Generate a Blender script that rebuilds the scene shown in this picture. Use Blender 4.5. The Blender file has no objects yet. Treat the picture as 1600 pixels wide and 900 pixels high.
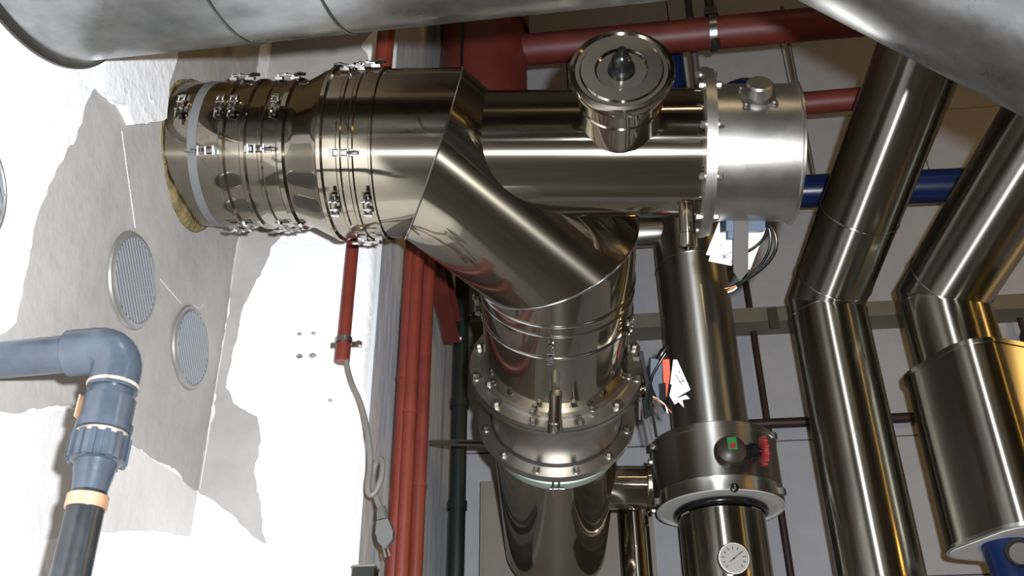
import bpy, math, random
from mathutils import Vector, Matrix, noise
random.seed(7)
V = Vector
scene = bpy.context.scene
COL = scene.collection
PI = math.pi

# ------------------------------------------------------------------ camera
F_PX = 1500.0
PITCH, YAW, ROLL = math.radians(30.9), math.radians(5.2), math.radians(0.45)
CAM = V((0, 0, 1.5))
fwd = V((-math.sin(YAW) * math.cos(PITCH), math.cos(YAW) * math.cos(PITCH), math.sin(PITCH)))
r0 = V((math.cos(YAW), math.sin(YAW), 0))
u0 = r0.cross(fwd)
cr = r0 * math.cos(ROLL) - u0 * math.sin(ROLL)
cu = u0 * math.cos(ROLL) + r0 * math.sin(ROLL)
cam_data = bpy.data.cameras.new('camera')
cam = bpy.data.objects.new('camera', cam_data)
COL.objects.link(cam)
cam.matrix_world = Matrix(((cr.x, cu.x, -fwd.x, CAM.x), (cr.y, cu.y, -fwd.y, CAM.y), (cr.z, cu.z, -fwd.z, CAM.z), (0, 0, 0, 1)))
cam_data.sensor_width = 36.0
cam_data.lens = F_PX / 1600 * 36
cam_data.clip_start = 0.02
scene.camera = cam

# ------------------------------------------------------------------ world, lamps, exposure
world = bpy.data.worlds.new('world')
scene.world = world
world.use_nodes = True
world.node_tree.nodes['Background'].inputs[0].default_value = (1.0, 0.86, 0.62, 1)
world.node_tree.nodes['Background'].inputs[1].default_value = 0.01
scene.view_settings.view_transform = 'Standard'
scene.view_settings.look = 'None'
scene.view_settings.gamma = 1.0
scene.view_settings.use_curve_mapping = False
scene.view_settings.exposure = 0.0

def lamp(name, kind, loc, energy, color, target=None, size=0.1, size_y=None, spot=None):
    d = bpy.data.lights.new(name, kind)
    d.energy = energy
    d.color = color
    if kind == 'AREA':
        d.size = size
        if size_y:
            d.shape = 'RECTANGLE'; d.size_y = size_y
    else:
        d.shadow_soft_size = size
    if kind == 'SPOT':
        d.spot_size = spot or 1.2
        d.spot_blend = 0.5
    o = bpy.data.objects.new(name, d)
    COL.objects.link(o)
    o.location = loc
    if target is not None:
        o.rotation_euler = (V(target) - V(loc)).to_track_quat('-Z', 'Y').to_euler()
    return o

FLASH = CAM + cr * 0.085 + cu * 0.075
lamp('camera_flash', 'SPOT', FLASH, 325, (0.93, 0.96, 1.0), FLASH + fwd * 3, size=0.02, spot=math.radians(150))
lamp('bulb_lamp', 'POINT', (2.9, 1.9, 3.0), 34, (1.0, 0.62, 0.20), size=0.10)
lamp('second_bulb_lamp', 'POINT', (2.75, 0.75, 2.9), 14, (1.0, 0.56, 0.13), size=0.03)
lamp('tube_lamp', 'AREA', (0.9, -1.2, 5.6), 7, (1.0, 0.80, 0.50), (0.7, 2.2, 1.5), size=1.2, size_y=0.16)

# ------------------------------------------------------------------ pixel helpers (a pixel of the 1600x900 frame and a depth give a place)
def ray(px, py):
    return cr * ((px - 800) / F_PX) + cu * ((450 - py) / F_PX) + fwd
def C(px, py, z):
    return CAM + ray(px, py) * z
def on_x(px, py, x):
    d = ray(px, py); return CAM + d * ((x - CAM.x) / d.x)
def on_y(px, py, y):
    d = ray(px, py); return CAM + d * ((y - CAM.y) / d.y)
def zc(p):
    return (p - CAM).dot(fwd)

# ------------------------------------------------------------------ materials
def mat(name, color, rough=0.5, metal=0.0, var=0.0, vscale=6.0, color2=None, bump=0.0, bscale=8.0, rvar=0.0, stretch=(1, 1, 1), bdetail=3.0, spec=None, haze=None):
    m = bpy.data.materials.new(name)
    m.use_nodes = True
    nt = m.node_tree
    b = nt.nodes['Principled BSDF']
    b.inputs['Base Color'].default_value = (*color, 1)
    b.inputs['Roughness'].default_value = rough
    b.inputs['Metallic'].default_value = metal
    if spec is not None:
        b.inputs['Specular IOR Level'].default_value = spec
    tc = nt.nodes.new('ShaderNodeTexCoord')
    mp = nt.nodes.new('ShaderNodeMapping')
    mp.inputs['Scale'].default_value = stretch
    nt.links.new(tc.outputs['Object'], mp.inputs['Vector'])
    if var > 0 or color2:
        n = nt.nodes.new('ShaderNodeTexNoise')
        n.inputs['Scale'].default_value = vscale
        n.inputs['Detail'].default_value = 6
        n.inputs['Roughness'].default_value = 0.65
        nt.links.new(mp.outputs[0], n.inputs['Vector'])
        ramp = nt.nodes.new('ShaderNodeValToRGB')
        c2 = color2 if color2 else tuple(max(0, c * (1 - var)) for c in color)
        ramp.color_ramp.elements[0].position = 0.36
        ramp.color_ramp.elements[1].position = 0.64
        ramp.color_ramp.elements[0].color = (*c2, 1)
        ramp.color_ramp.elements[1].color = (*color, 1)
        nt.links.new(n.outputs['Fac'], ramp.inputs[0])
        nt.links.new(ramp.outputs[0], b.inputs['Base Color'])
        if rvar > 0:
            mr = nt.nodes.new('ShaderNodeMapRange')
            mr.inputs[3].default_value = max(0.02, rough - rvar)
            mr.inputs[4].default_value = rough + rvar
            nt.links.new(n.outputs['Fac'], mr.inputs[0])
            nt.links.new(mr.outputs[0], b.inputs['Roughness'])
    if bump > 0:
        n2 = nt.nodes.new('ShaderNodeTexNoise')
        n2.inputs['Scale'].default_value = bscale
        n2.inputs['Detail'].default_value = bdetail
        nt.links.new(mp.outputs[0], n2.inputs['Vector'])
        bp = nt.nodes.new('ShaderNodeBump')
        bp.inputs['Strength'].default_value = bump
        bp.inputs['Distance'].default_value = 0.02
        nt.links.new(n2.outputs['Fac'], bp.inputs['Height'])
        nt.links.new(bp.outputs[0], b.inputs['Normal'])
    if haze:
        fac, hr, an = haze          # fine scratches: a share of the surface scatters more widely
        g = nt.nodes.new('ShaderNodeBsdfAnisotropic')      # rolled sheet: wide along the pipe, narrow round it
        g.inputs['Color'].default_value = (*color, 1)
        g.inputs['Roughness'].default_value = hr
        g.inputs['Anisotropy'].default_value = an
        g.inputs['Rotation'].default_value = 0.0
        tg_ = nt.nodes.new('ShaderNodeTangent')
        tg_.direction_type = 'RADIAL'; tg_.axis = 'Z'
        nt.links.new(tg_.outputs[0], g.inputs['Tangent'])
        mx = nt.nodes.new('ShaderNodeMixShader')
        mx.inputs[0].default_value = fac
        nt.links.new(b.outputs[0], mx.inputs[1]); nt.links.new(g.outputs[0], mx.inputs[2])
        nt.links.new(mx.outputs[0], nt.nodes['Material Output'].inputs[0])
    return m

M = {
    'polished': mat('polished_stainless', (0.36, 0.32, 0.25), 0.065, 1, var=0.12, vscale=5, bump=0.14, bscale=4, bdetail=1, rvar=0.02, haze=(0.25, 0.27, 0.66)),
    'polished2': mat('polished_stainless_dented', (0.36, 0.32, 0.255), 0.065, 1, var=0.15, vscale=6, bump=0.28, bscale=6, bdetail=1, rvar=0.02, haze=(0.20, 0.26, 0.68)),
    'chrome': mat('bright_steel', (0.55, 0.55, 0.54), 0.16, 1),
    'satin': mat('satin_steel', (0.56, 0.54, 0.51), 0.33, 1, var=0.24, vscale=7, rvar=0.08),
    'flange': mat('flange_steel', (0.52, 0.49, 0.45), 0.38, 1, var=0.25, vscale=9, rvar=0.08),
    'bolt': mat('bolt_steel', (0.34, 0.32, 0.29), 0.34, 1),
    'galv': mat('galvanised_sheet', (0.36, 0.37, 0.37), 0.29, 1, var=0.30, vscale=14, rvar=0.08, bump=0.05, bscale=5),
    'clad': mat('aluminium_cladding', (0.36, 0.35, 0.30), 0.15, 1, var=0.20, vscale=6, rvar=0.03, haze=(0.7, 0.32, 0.75)),
    'clad_dull': mat('dull_cladding', (0.50, 0.50, 0.47), 0.32, 1, var=0.20, vscale=8, rvar=0.06, haze=(0.7, 0.40, 0.6)),
    'insul': mat('insulation_end', (0.62, 0.61, 0.58), 0.8, 0, var=0.2, vscale=20),
    'tape': mat('grey_tape', (0.17, 0.175, 0.18), 0.5, 0.2),
    'darkmetal': mat('dark_metal', (0.10, 0.095, 0.085), 0.4, 0.9),
    'white': mat('white_paint', (0.86, 0.86, 0.86), 0.75, 0, var=0.05, vscale=4, bump=0.25, bscale=30, bdetail=6),
    'rough_white': mat('flaking_white_paint', (0.86, 0.86, 0.87), 0.8, 0, var=0.07, vscale=18, bump=0.25, bscale=40, bdetail=6),
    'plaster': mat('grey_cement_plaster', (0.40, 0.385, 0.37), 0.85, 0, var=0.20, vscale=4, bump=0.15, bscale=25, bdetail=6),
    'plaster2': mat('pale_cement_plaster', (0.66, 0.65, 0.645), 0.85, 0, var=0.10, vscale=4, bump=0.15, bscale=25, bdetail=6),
    'chip': mat('chipped_grey', (0.34, 0.33, 0.33), 0.9, 0, var=0.6, vscale=60),
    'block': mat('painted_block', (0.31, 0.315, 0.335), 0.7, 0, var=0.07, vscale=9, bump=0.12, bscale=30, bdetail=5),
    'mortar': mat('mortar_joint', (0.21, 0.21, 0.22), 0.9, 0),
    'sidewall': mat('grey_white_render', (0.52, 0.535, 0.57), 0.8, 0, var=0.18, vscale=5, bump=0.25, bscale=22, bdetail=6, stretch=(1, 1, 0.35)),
    'floor': mat('concrete_floor', (0.24, 0.22, 0.19), 0.8, 0, var=0.3, vscale=3),
    'roomwall': mat('beige_wall', (0.17, 0.13, 0.08), 0.8, 0, var=0.25, vscale=2),
    'ceil': mat('dark_ceiling', (0.20, 0.18, 0.15), 0.9, 0, var=0.3, vscale=2),
    'red': mat('red_oxide_paint', (0.165, 0.027, 0.017), 0.42, 0, var=0.28, vscale=9),
    'red_dark': mat('dark_red_primer', (0.115, 0.018, 0.012), 0.5, 0, var=0.35, vscale=7),
    'rod': mat('maroon_rod', (0.022, 0.008, 0.008), 0.5, 0),
    'blue': mat('blue_paint', (0.003, 0.015, 0.070), 0.3, 0, var=0.3, vscale=8),
    'black': mat('black_plastic', (0.006, 0.007, 0.007), 0.22, 0),
    'green_black': mat('dark_green_plastic', (0.006, 0.011, 0.009), 0.45, 0),
    'pvc': mat('blue_grey_plastic', (0.062, 0.080, 0.104), 0.28, 0, var=0.35, vscale=14, bump=0.05, bscale=30),
    'hose': mat('black_rubber_hose', (0.022, 0.026, 0.03), 0.3, 0, var=0.4, vscale=40),
    'copper': mat('copper_band', (0.72, 0.42, 0.26), 0.4, 0.5, var=0.3, vscale=30),
    'tape_thread': mat('thread_tape', (0.45, 0.39, 0.31), 0.8, 0, var=0.6, vscale=60),
    'foam': mat('yellow_foam', (0.24, 0.18, 0.07), 0.9, 0, var=0.6, vscale=18, bump=0.8, bscale=40, bdetail=5),
    'cord': mat('grey_cord', (0.15, 0.14, 0.122), 0.5, 0),
    'plug': mat('grey_plug', (0.11, 0.11, 0.107), 0.35, 0.2),
    'beam': mat('beige_beam', (0.13, 0.115, 0.085), 0.6, 0, var=0.2, vscale=5),
    'cabinet': mat('greige_cabinet', (0.20, 0.17, 0.135), 0.55, 0, var=0.15, vscale=4),
    'vent_hole': mat('vent_dark', (0.028, 0.032, 0.038), 0.8, 0),
    'slat': mat('vent_slat', (0.30, 0.32, 0.35), 0.4, 0.3),
    'ventrim': mat('vent_rim', (0.30, 0.30, 0.29), 0.42, 0.6),
    'paper': mat('white_paper', (0.85, 0.85, 0.86), 0.7, 0),
    'ink': mat('ink_marks', (0.02, 0.02, 0.03), 0.7, 0),
    'bluegrey': mat('blue_grey_box', (0.06, 0.085, 0.13), 0.45, 0),
    'orange': mat('orange_red_plate', (0.70, 0.075, 0.02), 0.4, 0),
    'wire_c': mat('copper_wire', (0.50, 0.20, 0.09), 0.4, 0.6),
    'wire_w': mat('white_wire', (0.8, 0.78, 0.74), 0.5, 0),
    'green': mat('green_sticker', (0.03, 0.20, 0.05), 0.5, 0),
    'valve': mat('brown_valve_body', (0.045, 0.035, 0.028), 0.4, 0.2),
    'handwheel': mat('red_handwheel', (0.30, 0.03, 0.026), 0.45, 0),
    'dial': mat('gauge_face', (0.36, 0.34, 0.30), 0.5, 0),
    'gasket': mat('pale_green_gasket', (0.42, 0.50, 0.46), 0.5, 0.2),
    'strip': mat('grey_strip', (0.06, 0.054, 0.047), 0.5, 0.2),
}

# ------------------------------------------------------------------ mesh building
class MB:
    def __init__(s):
        s.v, s.f = [], []
    def add(s, vs, fs):
        o = len(s.v)
        s.v += [V(p) for p in vs]
        s.f += [[i + o for i in f] for f in fs]
        return s
    def lathe(s, A, d, prof, n=48, ref=None):
        A, d = V(A), V(d).normalized()
        ref = V(ref) if ref is not None else (V((0, 0, 1)) if abs(d.z) < 0.9 else V((0, 1, 0)))
        u = (ref - d * ref.dot(d)).normalized(); w = d.cross(u)
        vs, fs, rows = [], [], []
        for t, r in prof:
            if r <= 1e-6:
                rows.append([len(vs)] * n); vs.append(A + d * t)
            else:
                k = len(vs); rows.append(list(range(k, k + n)))
                vs += [A + d * t + u * (r * math.cos(2 * PI * j / n)) + w * (r * math.sin(2 * PI * j / n)) for j in range(n)]
        for a, b in zip(rows[:-1], rows[1:]):
            for j in range(n):
                q = [a[j], a[(j + 1) % n], b[(j + 1) % n], b[j]]
                q2 = [x for i, x in enumerate(q) if x not in q[:i]]
                if len(q2) >= 3: fs.append(q2)
        return s.add(vs, fs)
    def cyl(s, A, B, r, r2=None, n=32, cap=True):
        A, B = V(A), V(B); L = (B - A).length
        r2 = r if r2 is None else r2
        pr = [(0, r), (L, r2)]
        if cap: pr = [(0, 0)] + pr + [(L, 0)]
        return s.lathe(A, B - A, pr, n)
    def tube(s, pts, r, n=10, cap=True):
        pts = [V(p) for p in pts]
        rs = r if isinstance(r, (list, tuple)) else [r] * len(pts)
        ds = [(pts[i + 1] - pts[i]).normalized() for i in range(len(pts) - 1)]
        d = ds[0]
        ref = V((0, 0, 1)) if abs(d.z) < 0.9 else V((0, 1, 0))
        u = (ref - d * ref.dot(d)).normalized()
        vs, fs = [], []
        for i, p in enumerate(pts):
            din = ds[max(0, i - 1)]; dout = ds[min(i, len(ds) - 1)]
            w = din.cross(u)
            nrm = (din + dout).normalized()
            for j in range(n):
                a = 2 * PI * j / n
                q = u * math.cos(a) + w * math.sin(a)
                q = q * rs[i]
                if i and i < len(pts) - 1:
                    q = q - din * (q.dot(nrm) / max(0.2, din.dot(nrm)))
                vs.append(p + q)
            rot = din.rotation_difference(dout)
            u = rot @ u; u = (u - dout * u.dot(dout)).normalized()
        for i in range(len(pts) - 1):
            for j in range(n):
                fs.append([i * n + j, i * n + (j + 1) % n, (i + 1) * n + (j + 1) % n, (i + 1) * n + j])
        if cap:
            fs.append(list(range(n))[::-1]); fs.append([(len(pts) - 1) * n + j for j in range(n)])
        return s.add(vs, fs)
    def box(s, c, ax, ay, az):
        c, ax, ay, az = V(c), V(ax), V(ay), V(az)
        vs = [c + ax * i + ay * j + az * k for i in (-1, 1) for j in (-1, 1) for k in (-1, 1)]
        return s.add(vs, [[0, 1, 3, 2], [4, 6, 7, 5], [0, 4, 5, 1], [2, 3, 7, 6], [0, 2, 6, 4], [1, 5, 7, 3]])
    def prism(s, pts, e):
        n = len(pts); e = V(e)
        vs = [V(p) for p in pts] + [V(p) + e for p in pts]
        fs = [list(range(n))[::-1], [n + i for i in range(n)]] + [[i, (i + 1) % n, n + (i + 1) % n, n + i] for i in range(n)]
        return s.add(vs, fs)
    def torus(s, c, d, R, r, n=48, m=10, ref=None, flat=1.0):
        prof = [(r * flat * math.sin(2 * PI * k / m), R + r * math.cos(2 * PI * k / m)) for k in range(m + 1)]
        return s.lathe(c, d, prof, n, ref)
    def mesh(s, name, off=V((0, 0, 0)), angle=38):
        me = bpy.data.meshes.new(name)
        me.from_pydata([tuple(p - off) for p in s.v], [], s.f)
        import bmesh
        bm = bmesh.new(); bm.from_mesh(me)
        bmesh.ops.remove_doubles(bm, verts=bm.verts, dist=1e-6)
        bmesh.ops.recalc_face_normals(bm, faces=bm.faces)
        for f in bm.faces: f.smooth = True
        lim = math.radians(angle)
        for e in bm.edges:
            if len(e.link_faces) == 2 and e.calc_face_angle(0) > lim: e.smooth = False
        bm.to_mesh(me); bm.free()
        return me

def origin_of(o):
    p = V((0, 0, 0))
    while o is not None:
        p += o.location; o = o.parent
    return p
def part(name, mb, m, parent, angle=38, label=None, kind=None):
    off = origin_of(parent)
    me = mb.mesh(name, off, angle)
    me.materials.append(M[m])
    o = bpy.data.objects.new(name, me); COL.objects.link(o); o.parent = parent
    if label: o['label'] = label
    if kind: o['kind'] = kind
    return o
def apart(name, mb, m, parent, axis, angle=38):
    """a round part whose own z runs along its axis"""
    c = V((0, 0, 0))
    for p in mb.v: c += p
    c /= len(mb.v)
    z = V(axis).normalized(); x = (V((0, 0, 1)) if abs(z.z) < .9 else V((1, 0, 0))).cross(z).normalized(); y = z.cross(x)
    R = Matrix((x, y, z))
    lm = MB(); lm.v = [R @ (p - c) for p in mb.v]; lm.f = mb.f
    me = lm.mesh(name, angle=angle); me.materials.append(M[m])
    o = bpy.data.objects.new(name, me); COL.objects.link(o); o.parent = parent
    o.matrix_local = Matrix.Translation(c - origin_of(parent)) @ R.transposed().to_4x4()
    return o
def inst(name, me, mtx, parent):
    o = bpy.data.objects.new(name, me); COL.objects.link(o)
    o.parent = parent
    o.matrix_local = Matrix.Translation(-origin_of(parent)) @ mtx
    return o
def thing(name, loc, label, cat, group=None):
    o = bpy.data.objects.new(name, None); COL.objects.link(o)
    o.location = loc; o.empty_display_size = 0.05
    o['label'] = label; o['category'] = cat
    if group: o['group'] = group
    return o
def single(name, mb, m, label, cat, group=None, angle=38):
    c = V((0, 0, 0))
    for p in mb.v: c += p
    c /= len(mb.v)
    me = mb.mesh(name, c, angle); me.materials.append(M[m])
    o = bpy.data.objects.new(name, me); COL.objects.link(o); o.location = c
    o['label'] = label; o['category'] = cat
    if group: o['group'] = group
    return o
def struct(name, mb, m, angle=38):
    me = mb.mesh(name, V((0, 0, 0)), angle); me.materials.append(M[m])
    o = bpy.data.objects.new(name, me); COL.objects.link(o); o['kind'] = 'structure'
    return o
def frame(d, at):
    """axis d at a place: u looks toward the photographer, w up along the ring"""
    d = V(d).normalized(); t = (CAM - V(at))
    u = (t - d * t.dot(d)).normalized(); w = d.cross(u)
    if w.z < 0: w = -w
    return u, w
def mtx(c, x, y, z):
    x, y, z = V(x), V(y), V(z)
    return Matrix(((x.x, y.x, z.x, c.x), (x.y, y.y, z.y, c.y), (x.z, y.z, z.z, c.z), (0, 0, 0, 1)))
def vline(px, py, z, py_top, py_bot):
    """a plumb line through a place, cut at two image heights"""
    p = C(px, py, z)
    def cut(yy):
        k = (450 - yy) / F_PX
        a = (p - CAM).dot(cu) - k * (p - CAM).dot(fwd)
        b = cu.z - k * fwd.z
        return p + V((0, 0, -a / b))
    return cut(py_top), cut(py_bot)

# hex bolt, toggle latch meshes shared by all copies
def hexprof(r, h):
    mb = MB()
    mb.lathe((0, 0, 0), (0, 0, 1), [(0, 0), (0, r * 1.5), (h * .22, r * 1.5), (h * .22, r)], 20)
    mb.lathe((0, 0, h * .22), (0, 0, 1), [(0, r), (h * .62, r), (h * .78, r * .8), (h * .78, 0)], 6)
    return mb
bolt_me = hexprof(0.0095, 0.016).mesh('bolt', angle=25); bolt_me.materials.append(M['bolt'])
lb = MB()                                   # x runs along the latch, z away from the sheet
lb.box((-.017, 0, .003), (.010, 0, 0), (0, .0065, 0), (0, 0, .003))
lb.box((.020, 0, .003), (.008, 0, 0), (0, .0065, 0), (0, 0, .003))
lb.cyl((.020, -.009, .009), (.020, .009, .009), .003, n=8)
lb.cyl((-.014, -.009, .008), (-.014, .009, .008), .003, n=8)
lb.tube([(-.014, -.006, .009), (.004, -.006, .011), (.020, -.006, .009)], .0017, 6)
lb.tube([(-.014, .006, .009), (.004, .006, .011), (.020, .006, .009)], .0017, 6)
lb.tube([(-.014, 0, .009), (-.026, 0, .012), (-.040, 0, .011)], [.003, .0045, .0035], 8)
lb.cyl((.004, -.008, .011), (.004, .008, .011), .0028, n=8)
latch_me = lb.mesh('latch', angle=30); latch_me.materials.append(M['chrome'])

def add_latch(parent, A, d, s, phi, r, orient, scale=1.0, flip=False):
    d = V(d).normalized(); c0 = V(A) + d * s
    u, w = frame(d, c0)
    a = math.radians(phi)
    z = u * math.cos(a) + w * math.sin(a)
    tan = w * math.cos(a) - u * math.sin(a)
    x = d if orient == 'a' else tan
    if flip: x = -x
    y = z.cross(x)
    return inst('latch', latch_me, mtx(c0 + z * r, x * scale, y * scale, z * scale), parent)
def add_bolts(parent, c, d, R, n, side, start=0.0, scale=1.0):
    d = V(d).normalized(); u, w = frame(d, c)
    for k in range(n):
        a = start + 2 * PI * k / n
        rad = u * math.cos(a) + w * math.sin(a)
        z = d * side; x = rad; y = z.cross(x)
        inst('bolt', bolt_me, mtx(V(c) + rad * R, x * scale, y * scale, z * scale), parent)

# ------------------------------------------------------------------ the room
HOLE = C(303, 242, 2.2)
XW = HOLE.x                                   # plane of the left wall
YP = on_x(350, 520, XW).y                     # front of the pier
XS = on_y(567, 600, YP).x                     # side of the pier
YB = on_x(707, 700, XS).y                     # back wall
XR, YF, ZT = 3.2, -3.0, 8.0
wl = struct('wall_left', MB().box((XW - .15, (YF + YP) / 2, ZT / 2), (.15, 0, 0), (0, (YP - YF) / 2, 0), (0, 0, ZT / 2)), 'rough_white')
# rough convex arris: the pier is a slab with a wavering edge
pm = MB(); N = 60; rows = []
for k in range(N + 1):
    z = ZT * k / N
    e = noise.noise(V((0, 0, z * 3.1))) * .012 + noise.noise(V((3, 0, z * 11))) * .006
    rows.append([(XW - .3, YP, z), (XS - .02 + e, YP, z), (XS + e * .5, YP + .02 + e, z), (XS, YB, z), (XW - .3, YB, z)])
vs = [p for r in rows for p in r]; fs = []
for k in range(N):
    for j in range(5):
        fs.append([k * 5 + j, k * 5 + (j + 1) % 5, k * 5 + 5 + (j + 1) % 5, k * 5 + 5 + j])
pm.add(vs, fs)
wp = struct('wall_pier', pm, 'white', 60)
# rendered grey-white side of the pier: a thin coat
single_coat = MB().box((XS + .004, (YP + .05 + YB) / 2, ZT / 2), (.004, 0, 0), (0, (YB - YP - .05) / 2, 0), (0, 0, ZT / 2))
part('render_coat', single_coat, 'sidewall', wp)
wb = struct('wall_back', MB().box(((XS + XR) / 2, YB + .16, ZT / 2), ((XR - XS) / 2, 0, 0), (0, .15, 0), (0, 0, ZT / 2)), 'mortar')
struct('wall_right', MB().box((XR + .1, (YF + YB) / 2, ZT / 2), (.1, 0, 0), (0, (YB - YF) / 2, 0), (0, 0, ZT / 2)), 'roomwall')
struct('wall_front', MB().box(((XW + XR) / 2, YF - .1, ZT / 2), ((XR - XW) / 2, 0, 0), (0, .1, 0), (0, 0, ZT / 2)), 'roomwall')
struct('floor', MB().box(((XW + XR) / 2, (YF + YB) / 2, -.05), ((XR - XW) / 2 + .3, 0, 0), (0, (YB - YF) / 2 + .3, 0), (0, 0, .05)), 'floor')
struct('ceiling', MB().box(((XW + XR) / 2, (YF + YB) / 2, ZT + .05), ((XR - XW) / 2 + .3, 0, 0), (0, (YB - YF) / 2 + .3, 0), (0, 0, .05)), 'ceil')
# painted concrete blocks of the back wall, each its own piece
BW, BH, J = 0.98, 0.49, 0.006
zoff = on_y(1240, 690, YB).z % BH
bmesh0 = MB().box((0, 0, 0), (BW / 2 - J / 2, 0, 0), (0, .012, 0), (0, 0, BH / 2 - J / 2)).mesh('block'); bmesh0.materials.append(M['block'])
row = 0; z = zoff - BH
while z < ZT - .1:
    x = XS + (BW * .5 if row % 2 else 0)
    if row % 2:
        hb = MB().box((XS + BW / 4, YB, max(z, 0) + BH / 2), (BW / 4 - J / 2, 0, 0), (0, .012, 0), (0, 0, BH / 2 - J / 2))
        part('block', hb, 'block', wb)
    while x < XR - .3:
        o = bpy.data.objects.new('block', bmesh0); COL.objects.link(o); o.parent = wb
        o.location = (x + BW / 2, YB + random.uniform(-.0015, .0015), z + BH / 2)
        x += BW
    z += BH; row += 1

# ragged coats of plaster on the walls
def ragged(pts, step, amp, hs=9):
    out = []
    for i, p in enumerate(pts):
        q = pts[(i + 1) % len(pts)]
        n = max(1, int((q - p).length / step))
        for k in range(n):
            c = p.lerp(q, k / n)
            out.append(c + V((noise.noise(c * hs), noise.noise(c * hs + V((7, 1, 3))), noise.noise(c * hs + V((1, 9, 4))))) * amp
                       + V((noise.noise(c * 60), noise.noise(c * 55 + V((7, 1, 3))), noise.noise(c * 57 + V((1, 9, 4))))) * amp * .35)
    return out
def patch(px, plane, th, m, parent, name='plaster_patch', step=.011, amp=.015):
    ax, val = plane
    pts = [(on_x if ax == 'x' else on_y)(a, b, val) for a, b in px]
    pts = ragged(pts, step, amp)
    e = V((th, 0, 0)) if ax == 'x' else V((0, -th, 0))
    for p in pts:
        if ax == 'x': p.x = val; p.y = min(p.y, YP)
        else: p.y = val; p.x = max(min(p.x, XS - .03), XW)
    return part(name, MB().prism(pts, e), m, parent, 30)
PXW = ('x', XW); PYW = ('y', YP)
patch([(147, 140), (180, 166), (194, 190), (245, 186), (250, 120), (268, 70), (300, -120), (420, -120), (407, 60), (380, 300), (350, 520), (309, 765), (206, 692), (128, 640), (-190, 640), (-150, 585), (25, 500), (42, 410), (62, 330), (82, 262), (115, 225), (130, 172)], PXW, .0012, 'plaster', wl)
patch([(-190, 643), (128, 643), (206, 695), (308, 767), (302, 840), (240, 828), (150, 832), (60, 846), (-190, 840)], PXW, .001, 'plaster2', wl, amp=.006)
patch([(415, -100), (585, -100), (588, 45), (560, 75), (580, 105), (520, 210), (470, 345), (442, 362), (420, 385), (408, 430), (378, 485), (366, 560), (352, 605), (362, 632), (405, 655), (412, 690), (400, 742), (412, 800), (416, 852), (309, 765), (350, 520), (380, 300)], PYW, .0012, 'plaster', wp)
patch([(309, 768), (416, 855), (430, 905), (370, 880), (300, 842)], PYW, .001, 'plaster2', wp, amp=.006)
# thick lump of old plaster hanging above the grey coat
pts = [on_x(a, b, XW) for a, b in [(150, 60), (270, 40), (266, 90), (255, 130), (248, 186), (222, 191), (196, 196), (186, 168), (152, 142)]]
pts = ragged(pts, .015, .008)
for p in pts: p.x = XW
part('plaster_lump', MB().prism(pts, (.016, 0, 0)), 'rough_white', wl, 30)
for (a, b) in [(195, 142), (235, 152), (226, 171)]:
    c = on_x(a, b, XW + .016)
    part('chip', MB().prism([c + V((0, math.cos(t) * .008, math.sin(t) * .006 * (1 + .4 * math.sin(3 * t)))) for t in [k * .7 for k in range(9)]], (.0015, 0, 0)), 'plaster2', wl)
for (a, b, s) in [(468, 522, .006), (490, 521, .006), (468, 557, .007), (489, 556, .009), (516, 626, .006)]:
    c = on_y(a, b, YP)
    pp = [c + V((math.cos(t) * s * (1 + .5 * noise.noise(c * 50 + V((t * 2, 0, 0)))), 0, math.sin(t) * s * .7 * (1 + .6 * noise.noise(c * 40 + V((0, t * 2, 5)))))) for t in [k * 2 * PI / 14 for k in range(14)]]
    part('chip', MB().prism(pp, (0, -.0025, 0)), 'chip', wp)

# trowel ridges left standing in the plaster
for pl, pxs in (('x', [(190, 205), (196, 250), (203, 300), (211, 356)]), ('x', [(250, 436), (266, 455), (283, 474)]), ('x', [(318, 476), (312, 482), (303, 478)]), ('y', [(352, 520), (338, 600), (326, 680), (312, 764)])):
    rp_ = [on_x(a, b, XW + .001) if pl == 'x' else on_y(a, b, YP - .001) for a, b in pxs]
    part('trowel_ridge', MB().tube(rp_, .0013, 6), 'plaster2', wl if pl == 'x' else wp)

# ------------------------------------------------------------------ round louvred vents
def vent(px, py, R, label):
    c = on_x(px, py, XW + .0035)
    t = thing('air_vent', c, label, 'vent', 'round louvred vents in the left wall')
    ex = V((1, 0, 0))
    part('rim', MB().lathe(c, ex, [(0, R * .85), (.006, R * .85), (.008, R * .87), (.005, R * .90), (.004, R * .97), (0, R)], 56), 'ventrim', t)
    part('backing', MB().lathe(c, ex, [(.001, R * .86), (.001, 0)], 40), 'vent_hole', t)
    n = 15; sp = R * 1.7 / n
    along = V((0, 1, -1)).normalized(); acr = V((0, 1, 1)).normalized()
    for k in range(n):
        q = -R * .85 + sp * (k + .5)
        L = math.sqrt(max(0, (R * .85) ** 2 - q * q))
        if L < .008: continue
        b = MB(); cc = c + acr * q + ex * .006
        b.box(cc, along * L, acr * sp * .20, ex * .0012)
        part('slat', b, 'slat', t)
vent(208, 438, .097, 'round metal louvred vent above the elbow of the blue-grey pipe')
vent(298, 543, .094, 'lower round louvred vent, right of the blue-grey pipe elbow')
vent(-55, 288, .097, 'round vent cut off by the left edge, in the white wall')

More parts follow.
